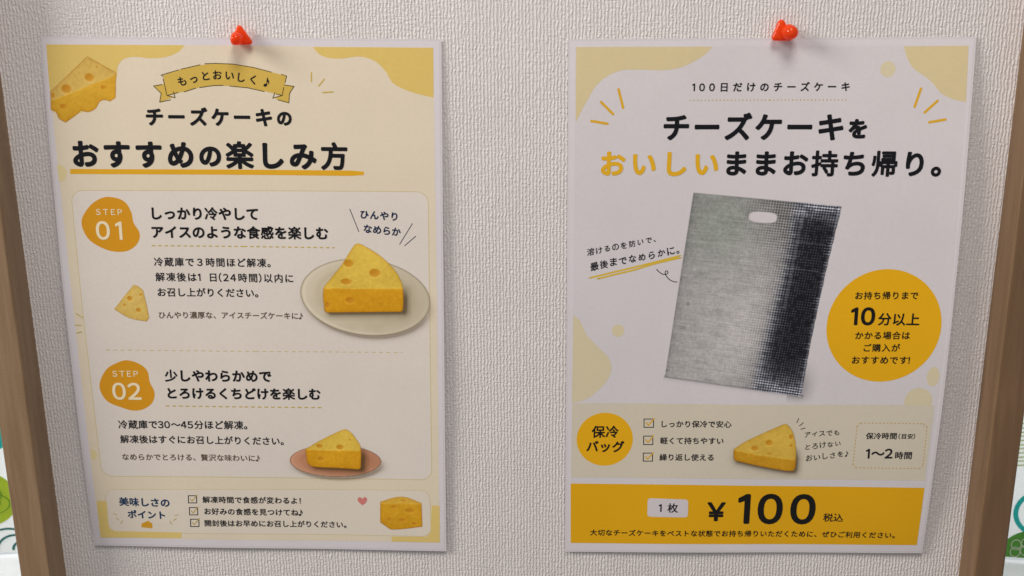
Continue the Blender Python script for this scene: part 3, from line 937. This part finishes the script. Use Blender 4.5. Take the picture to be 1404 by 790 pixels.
def plate(p, name, c, rx, ry, ang, col, layer, parent):
    X, Y = np.meshgrid(np.arange(c[0] - rx - 5, c[0] + rx + 5, .42), np.arange(c[1] - ry - 5, c[1] + ry + 4, .42))
    a = -math.radians(ang)
    u = ((X - c[0]) * math.cos(a) + (Y - c[1]) * math.sin(a)) / rx
    v = (-(X - c[0]) * math.sin(a) + (Y - c[1]) * math.cos(a)) / ry
    r = np.hypot(u, v)
    if col == 'plateA':
        base, rim, dark = np.array([206, 194, 166.]), np.array([220, 210, 190.]), np.array([160, 145, 114.])
    else:
        base, rim, dark = np.array([196, 138, 104.]), np.array([210, 156, 126.]), np.array([150, 94, 64.])
    body = np.clip(.5 - (r - 1) * rx * .8 / .5, 0, 1)
    rgb = np.ones(X.shape + (3,)) * base
    k = np.clip((r - .72) / .2, 0, 1)[..., None]
    rgb = rgb * (1 - k) + (base * .55 + rim * .45) * k
    rgb += (np.exp(-((r - .95) / .022) ** 2) * np.clip(.5 - v * .4 + u * -.3, 0, 1) * 14)[..., None]
    rgb -= (np.exp(-((r - .74) / .05) ** 2) * np.clip(.4 + v * .5, 0, 1) * 14)[..., None]
    rgb += ((-u * 10) + (vnoise(X, Y, 5, 4) - .5) * 6)[..., None]
    k = (np.exp(-((r - 1.0) / .016) ** 2) * .7)[..., None]
    rgb = rgb * (1 - k) + dark * k
    r2 = np.hypot(u - 1.5 / rx, v + 2.2 / ry)
    sh = np.clip(np.exp(-np.clip(r2 - .97, 0, 9) * rx / 1.6) * .42, 0, 1) * np.clip(.4 - v, 0, 1)
    a2 = body + sh * (1 - body)
    scol = np.array([128, 108, 76.])
    rgb = (rgb * body[..., None] + scol * (sh * (1 - body))[..., None]) / np.maximum(a2, 1e-4)[..., None]
    picture(p, name, X, Y, rgb, a2, layer * LAYER, parent)


def bag(p, name, c4, hole, layer, parent):
    TL, TR, BR, BL = [np.array(c) for c in c4]
    nu, nv = 330, 400
    U, Vv = np.meshgrid(np.linspace(-.04, 1.12, nu), np.linspace(-.02, 1.05, nv))
    edge = 1 + .012 * np.sin(Vv * 23) * np.exp(-((U - 1) / .1) ** 2)
    X = (TL[0] * (1 - U) + TR[0] * U) * (1 - Vv) + (BL[0] * (1 - U) + BR[0] * U) * Vv
    Y = (TL[1] * (1 - U) + TR[1] * U) * (1 - Vv) + (BL[1] * (1 - U) + BR[1] * U) * Vv
    wid, hei = np.linalg.norm(TR - TL), np.linalg.norm(BL - TL)
    ins = lambda t, a, s: np.clip((t - a) * s + .5, 0, 1)
    ue = 1.0 - .018 * np.sin(Vv * math.pi) + .004 * (vnoise(U * 0, Vv, .02, 2) - .5)
    body = ins(U, 0, wid / .5) * ins(-U, -ue, wid / .5) * ins(Vv, 0, hei / .5) * ins(-Vv, -1, hei / .5)
    # silver film: soft bright patch right of centre, duller towards the left and top
    g = 182 + 22 * np.exp(-((U - .50 + .08 * (Vv - .5)) / .22) ** 2 - ((Vv - .66) / .36) ** 2) - 30 * np.exp(-(U / .03)) - 20 * (1 - Vv) ** 2
    g = g + (vnoise(U * 100, Vv * 130, 8, 11) - .5) * 10 + (vnoise(U * 100, Vv * 130, 1.6, 12) - .5) * 16
    g = g + (vnoise(U * 9, Vv * 130, 1.0, 13) - .5) * 18 + (vnoise(U * 100, Vv * 130, .8, 21) - .5) * 16
    g = g - 30 * (vnoise(U * 30, Vv * 110, 2.4, 22) > .86) * np.exp(-U / .25)
    # bubble film: fine rows of cells that go from grey dots to bright thread lines over the dark fold
    fx, fy = 55, 74
    cx_, cy_ = np.cos(2 * math.pi * U * fx) * .5 + .5, np.cos(2 * math.pi * Vv * fy) * .5 + .5
    lines = np.maximum(cx_ ** 2, cy_ ** 2)
    cell2 = np.cos(math.pi * (U * fx + Vv * fy)) * np.cos(math.pi * (U * fx - Vv * fy))
    border = .685 + .018 * np.sin(Vv * 5) - .012 * Vv + (vnoise(U * 0, Vv * 130, .9, 31) - .5) * .035
    dark = 1 / (1 + np.exp(-(U - border) / .016))
    pre = np.exp(-np.clip(border + .03 - U, 0, 1) / .10) + .8 * np.exp(-((U - .62) / .18) ** 2 - (Vv / .20) ** 2)
    fold = 17 + 58 * np.clip(cell2, 0, 1) * (vnoise(U * 60, Vv * 80, 1.0, 14) > .35) + 8 * vnoise(U * 100, Vv * 130, 3, 24)
    fade = np.exp(-np.clip(U - border, 0, 1) / .05) + .9 * np.exp(-(Vv / .07) ** 2) + .9 * np.exp(-((1 - Vv) / .10) ** 2)
    fold = fold + np.clip(fade, 0, 1) * lines * 165 * (.55 + .45 * vnoise(U * 100, Vv * 130, 2, 25))
    g = g * (1 - dark) + fold * dark
    g = g - (1 - lines) * 92 * np.clip(pre, 0, 1) * (1 - dark) - (1 - lines) * 8 * (1 - dark)
    streak = np.clip((np.cos(2 * math.pi * Vv * 70) - .2) / .8, 0, 1) * (vnoise(U * 9, Vv * 130, 1.3, 15) > .45)
    sz = np.exp(-((U - .985) / .045) ** 2) + np.exp(-(Vv / .09) ** 2) + np.exp(-((1 - Vv) / .13) ** 2)
    g = g + streak * np.clip(sz, 0, 1) * dark * 80
    longs = (np.abs(((Vv * 7.3 + .06) % 1) - .5) < .014) & (Vv < .45)
    g = g + longs * dark * 60 * (vnoise(U * 24, Vv * 3, 1, 19) > .25)
    vert = np.exp(-((U - .755) / .0035) ** 2) * (Vv < .55)
    g = g + vert * 60
    g = g + 60 * np.exp(-((U - ue + .008) / .008) ** 2) * dark
    g = g - 26 * np.exp(-((1 - Vv) / .006)) * (1 - dark)
    rgb = np.stack((g, g, g), -1) * np.array([1.0, .985, .98]) * (1 - dark)[..., None] + np.stack((g * .97, g * .99, g * 1.03 + 6), -1) * dark[..., None]
    gl = np.exp(-((U - .2) / .25) ** 2 - ((Vv - .15) / .2) ** 2)[..., None]
    rgb = rgb * (1 - gl * np.array([.07, .02, .06]))
    # punched handle shows the paper
    hx, hz = X - hole[0], Y - hole[1]
    ca, sa = math.cos(-.06), math.sin(-.06)
    hx, hz = hx * ca + hz * sa, -hx * sa + hz * ca
    k = vs_hole = (np.abs(hx) / 8.1) ** 3 + (np.abs(hz) / 3.2) ** 3
    hole_a = np.clip((k - 1) * 1.8 + .5, 0, 1)
    body = body * hole_a
    sh = (np.clip(1.12 - U, 0, .14) / .14) ** 1.6 * (U > .9) * np.exp(-((Vv - .95) / .09) ** 2) * np.clip((1.05 - Vv) / .05, 0, 1) * .42 + .25 * np.exp(-np.clip(Vv - 1, 0, 1) / .008) * (Vv > .99) * (U > -.01) * (U < 1.02)
    sh = sh * hole_a
    a2 = body + sh * (1 - body)
    rgb = (rgb * body[..., None] + np.array([120, 116, 118.]) * (sh * (1 - body))[..., None]) / np.maximum(a2, 1e-4)[..., None]
    a2[a2 < .01] = 0
    picture(p, name, X, Y, rgb, a2, layer * LAYER, parent, 'silver insulated bag with a punched handle and dark right side')


# ------------------------------------------------------------------ posters
def build_poster(p, name, label):
    root = bpy.data.objects.new(name, None)
    COL.objects.link(root)
    x0, z0, a = PLACE[p]
    root.location = (x0 * MM, 0, z0 * MM)
    root.rotation_euler = (0, -a, 0)
    tag(root, label, 'poster', 'laminated notices pinned on the board')
    w, h = SHEET_W / 2, SHEET_H / 2
    # laminate rim and paper, as curled sheets with real thickness
    m, nt, N, L, b = new_mat('clear_laminate_rim')
    b.inputs['Base Color'].default_value = (.78, .75, .77, 1)
    b.inputs['Roughness'].default_value = .25
    tr = node(nt, 'ShaderNodeBsdfTransparent')
    mx = node(nt, 'ShaderNodeMixShader')
    mx.inputs[0].default_value = .85
    L.new(tr.outputs[0], mx.inputs[1])
    L.new(b.outputs[0], mx.inputs[2])
    L.new(mx.outputs[0], nt.nodes['Material Output'].inputs[0])

    def sheet(nm, w, h, h0, thick, mat, rad):
        nxx, nzz = 54, 76
        pts = []
        for j in range(nzz + 1):
            for i in range(nxx + 1):
                pts.append((-w + 2 * w * i / nxx, -h + 2 * h * j / nzz))
        fr = [(j * (nxx + 1) + i, j * (nxx + 1) + i + 1, (j + 1) * (nxx + 1) + i + 1, (j + 1) * (nxx + 1) + i) for j in range(nzz) for i in range(nxx)]
        Vf = to_sheet(p, pts, h0)
        Vb = to_sheet(p, pts, h0 - thick)
        n = len(pts)
        F = list(fr) + [tuple(k + n for k in reversed(f)) for f in fr]
        rim = [i for i in range(nxx + 1)] + [j * (nxx + 1) + nxx for j in range(1, nzz + 1)] + [nzz * (nxx + 1) + i for i in range(nxx - 1, -1, -1)] + [j * (nxx + 1) for j in range(nzz - 1, 0, -1)]
        for k in range(len(rim)):
            a_, b_ = rim[k], rim[(k + 1) % len(rim)]
            F.append((b_, a_, a_ + n, b_ + n))
        return mesh_obj(nm, np.vstack((Vf, Vb)), F, mat, root)
    sheet('laminate_film', w, h, -.03, .12, m, 2)
    sheet('paper_sheet', w - 1.2, h - 1.2, 0, .025, ink('paper'), 1)
    lastbadge = None
    for e in PRINT[p]:
        k = e[0]
        if k == 'text':
            _, nm, s, A, B, em, col, wt, big, hand, runs = e
            par = lastbadge if nm == 'badge_lettering' else root
            lettering(p, nm, s, A, B, em, col, wt, big, hand, runs, par or root, 6.4 * LAYER)
        elif k == 'poly':
            _, nm, pts, col, layer, smo = e
            if smo:
                pts = smooth_poly(pts)
            o = add_poly(p, nm, pts, layer * LAYER, ink(col), root)
            if nm == 'step_badge':
                lastbadge = o
        elif k == 'ellipse':
            _, nm, c, rx, ry, col, layer = e
            o = add_poly(p, nm, ellipse_pts(c, rx, ry), layer * LAYER, ink(col), root)
            if nm == 'round_badge':
                lastbadge = o
        elif k == 'rrect':
            _, nm, c4, r, col, layer, border = e
            pts = round_quad(c4, r)
            o = add_poly(p, nm, pts, layer * LAYER, ink(col), root)
            if border:
                q, f = ribbon(pts + [pts[0]], border[1] * .39, False)
                face_front(p, 'panel_border', q, f, (layer + .4) * LAYER, ink(border[0]), o)
        elif k == 'strokes':
            _, nm, segs, wd, col, layer, cap = e
            V, F, H = [], [], []
            if nm in ('sparkle_line', 'callout_stroke', 'highlighter_line'):
                groups = [[g] for g in segs]
            else:
                groups = [segs]
            for grp in groups:
              V, F, H = [], [], []
              for n_, s in enumerate(grp):
                if nm in ('arrow_scribble', 'highlighter_line'):
                    s = smooth_poly(list(s), 400, 6)[:-6] + [s[-1]]
                q, f = ribbon(s, wd, cap)
                off = len(V)
                V += q
                F += [tuple(i + off for i in g) for g in f]
                H += [layer * LAYER + .0015 * n_ + (.01 * segs.index(grp[0]) if len(groups) > 1 else 0)] * len(q)
              out = []
              for f in F:
                a_, b_, c_ = V[f[0]], V[f[1]], V[f[2]]
                ar = (b_[0] - a_[0]) * (c_[1] - a_[1]) - (b_[1] - a_[1]) * (c_[0] - a_[0])
                out.append(f if ar > 0 else tuple(reversed(f)))
              o = mesh_obj(nm, to_sheet(p, V, np.array(H)), out, ink(col), root)
              if nm == 'ribbon_outline':
                o['kind'] = 'stuff'
        elif k == 'dash':
            _, nm, pts, wd, dash, gap, col, layer, closed = e
            pts = [np.array(q, float) for q in pts]
            if closed:
                pts.append(pts[0])
            V, F = [], []
            t, on = 0.0, True
            for i in range(len(pts) - 1):
                a_, b_ = pts[i], pts[i + 1]
                L_ = np.linalg.norm(b_ - a_)
                d_ = (b_ - a_) / L_
                s = 0.0
                while s < L_ - .2:
                    e2 = min(s + dash, L_)
                    q, f = ribbon([a_ + d_ * s, a_ + d_ * e2], wd, False)
                    off = len(V)
                    V += q
                    F += [tuple(i_ + off for i_ in g) for g in f]
                    s += dash + gap
            face_front(p, nm, V, F, layer * LAYER, ink(col), root)['kind'] = 'stuff'
        elif k == 'cheese':
            _, nm, outl, split, holes, cols, layer, shadow = e
            cheese(p, nm, outl, split, holes, cols, layer, shadow, root)
        elif k == 'plate':
            _, nm, c, rx, ry, ang, col, layer = e
            plate(p, nm, c, rx, ry, ang, col, layer, root)
        elif k == 'bag':
            bag(p, e[1], e[2], e[3], e[4], root)
    return root


build_poster('L', 'poster', 'cream laminated Japanese poster with two numbered steps for enjoying cheesecake, on the left')
build_poster('R', 'poster', 'white laminated Japanese poster with a silver cooler bag and a yellow 100 yen price band')


# ------------------------------------------------------------------ push pins
def pin_mat():
    m, nt, N, L, b = new_mat('clear_red_plastic')
    b.inputs['Base Color'].default_value = (1.0, .11, .012, 1)
    b.inputs['Roughness'].default_value = .07
    b.inputs['Transmission Weight'].default_value = .30
    b.inputs['IOR'].default_value = 1.45
    tl = node(nt, 'ShaderNodeBsdfTranslucent')
    tl.inputs[0].default_value = (1, .22, .03, 1)
    tr = node(nt, 'ShaderNodeBsdfTransparent')
    tr.inputs[0].default_value = (1, .34, .24, 1)
    m1 = node(nt, 'ShaderNodeMixShader')
    m1.inputs[0].default_value = .6
    L.new(tr.outputs[0], m1.inputs[1])
    L.new(tl.outputs[0], m1.inputs[2])
    mx = node(nt, 'ShaderNodeMixShader')
    mx.inputs[0].default_value = .55
    L.new(m1.outputs[0], mx.inputs[1])
    L.new(b.outputs[0], mx.inputs[2])
    L.new(mx.outputs[0], nt.nodes['Material Output'].inputs[0])
    return m


PINM = pin_mat()
STEEL, _nt, _n, _l, _b = new_mat('steel_needle')
_b.inputs['Metallic'].default_value = 1
_b.inputs['Roughness'].default_value = .25
_b.inputs['Base Color'].default_value = (.7, .7, .7, 1)


def hull_of_balls(balls, squash=1.0):
    """rounded solid: convex hull of balls (x, y, z, r) in mm"""
    bm = bmesh.new()
    for x, y, z, r in balls:
        g = bmesh.ops.create_icosphere(bm, subdivisions=3, radius=r * MM)
        for v in g['verts']:
            v.co.y *= squash
            v.co += Vector((x, y, z)) * MM
    r = bmesh.ops.convex_hull(bm, input=list(bm.verts))
    bmesh.ops.delete(bm, geom=list({e for e in r['geom_interior'] + r['geom_unused'] if isinstance(e, bmesh.types.BMVert)}), context='VERTS')
    return bm


def push_pin(loc, lobes, face, label):
    """a clear three-lobed pin: rounded triangular base against the sheet, round thumb knob in front"""
    root = bpy.data.objects.new('push_pin', None)
    COL.objects.link(root)
    root.location = Vector(loc) * MM
    tag(root, label, 'push pin', 'red push pins at the poster tops')
    for nm, balls in (('pin_base', lobes), ('pin_knob', face)):
        bm = hull_of_balls(balls)
        me = bpy.data.meshes.new(nm)
        bm.to_mesh(me)
        bm.free()
        me.materials.append(PINM)
        me.polygons.foreach_set('use_smooth', [True] * len(me.polygons))
        o = bpy.data.objects.new(nm, me)
        COL.objects.link(o)
        o.parent = root
    bm = bmesh.new()
    bmesh.ops.create_cone(bm, segments=12, radius1=.45 * MM, radius2=.1 * MM, depth=7 * MM, cap_ends=True)
    me = bpy.data.meshes.new('needle')
    bm.to_mesh(me)
    bm.free()
    me.materials.append(STEEL)
    o = bpy.data.objects.new('needle', me)
    COL.objects.link(o)
    o.parent = root
    o.rotation_euler = (-math.pi / 2, 0, 0)
    o.location = (0, -.1 * MM, 0)
    return root


push_pin((-148.6, -2.2, 152.6), [(-.6, -1.6, 3.9, 1.5), (-4.0, -1.6, -3.2, 1.7), (4.2, -1.6, -3.2, 1.5)],
         [(-1.4, -4.4, -1.2, 3.5), (-1.3, -7.2, -1.8, 3.0)],
         'translucent red push pin tilted down at the top of the cream poster')
push_pin((139.3, -2.2, 153.2), [(-1.6, -1.6, 4.0, 2.0), (-4.6, -1.6, -3.2, 1.6), (3.0, -1.6, -3.2, 1.7)],
         [(2.1, -3.6, -.4, 4.1), (2.9, -5.6, -.6, 3.6)],
         'translucent red push pin turned to the right at the top of the white poster')
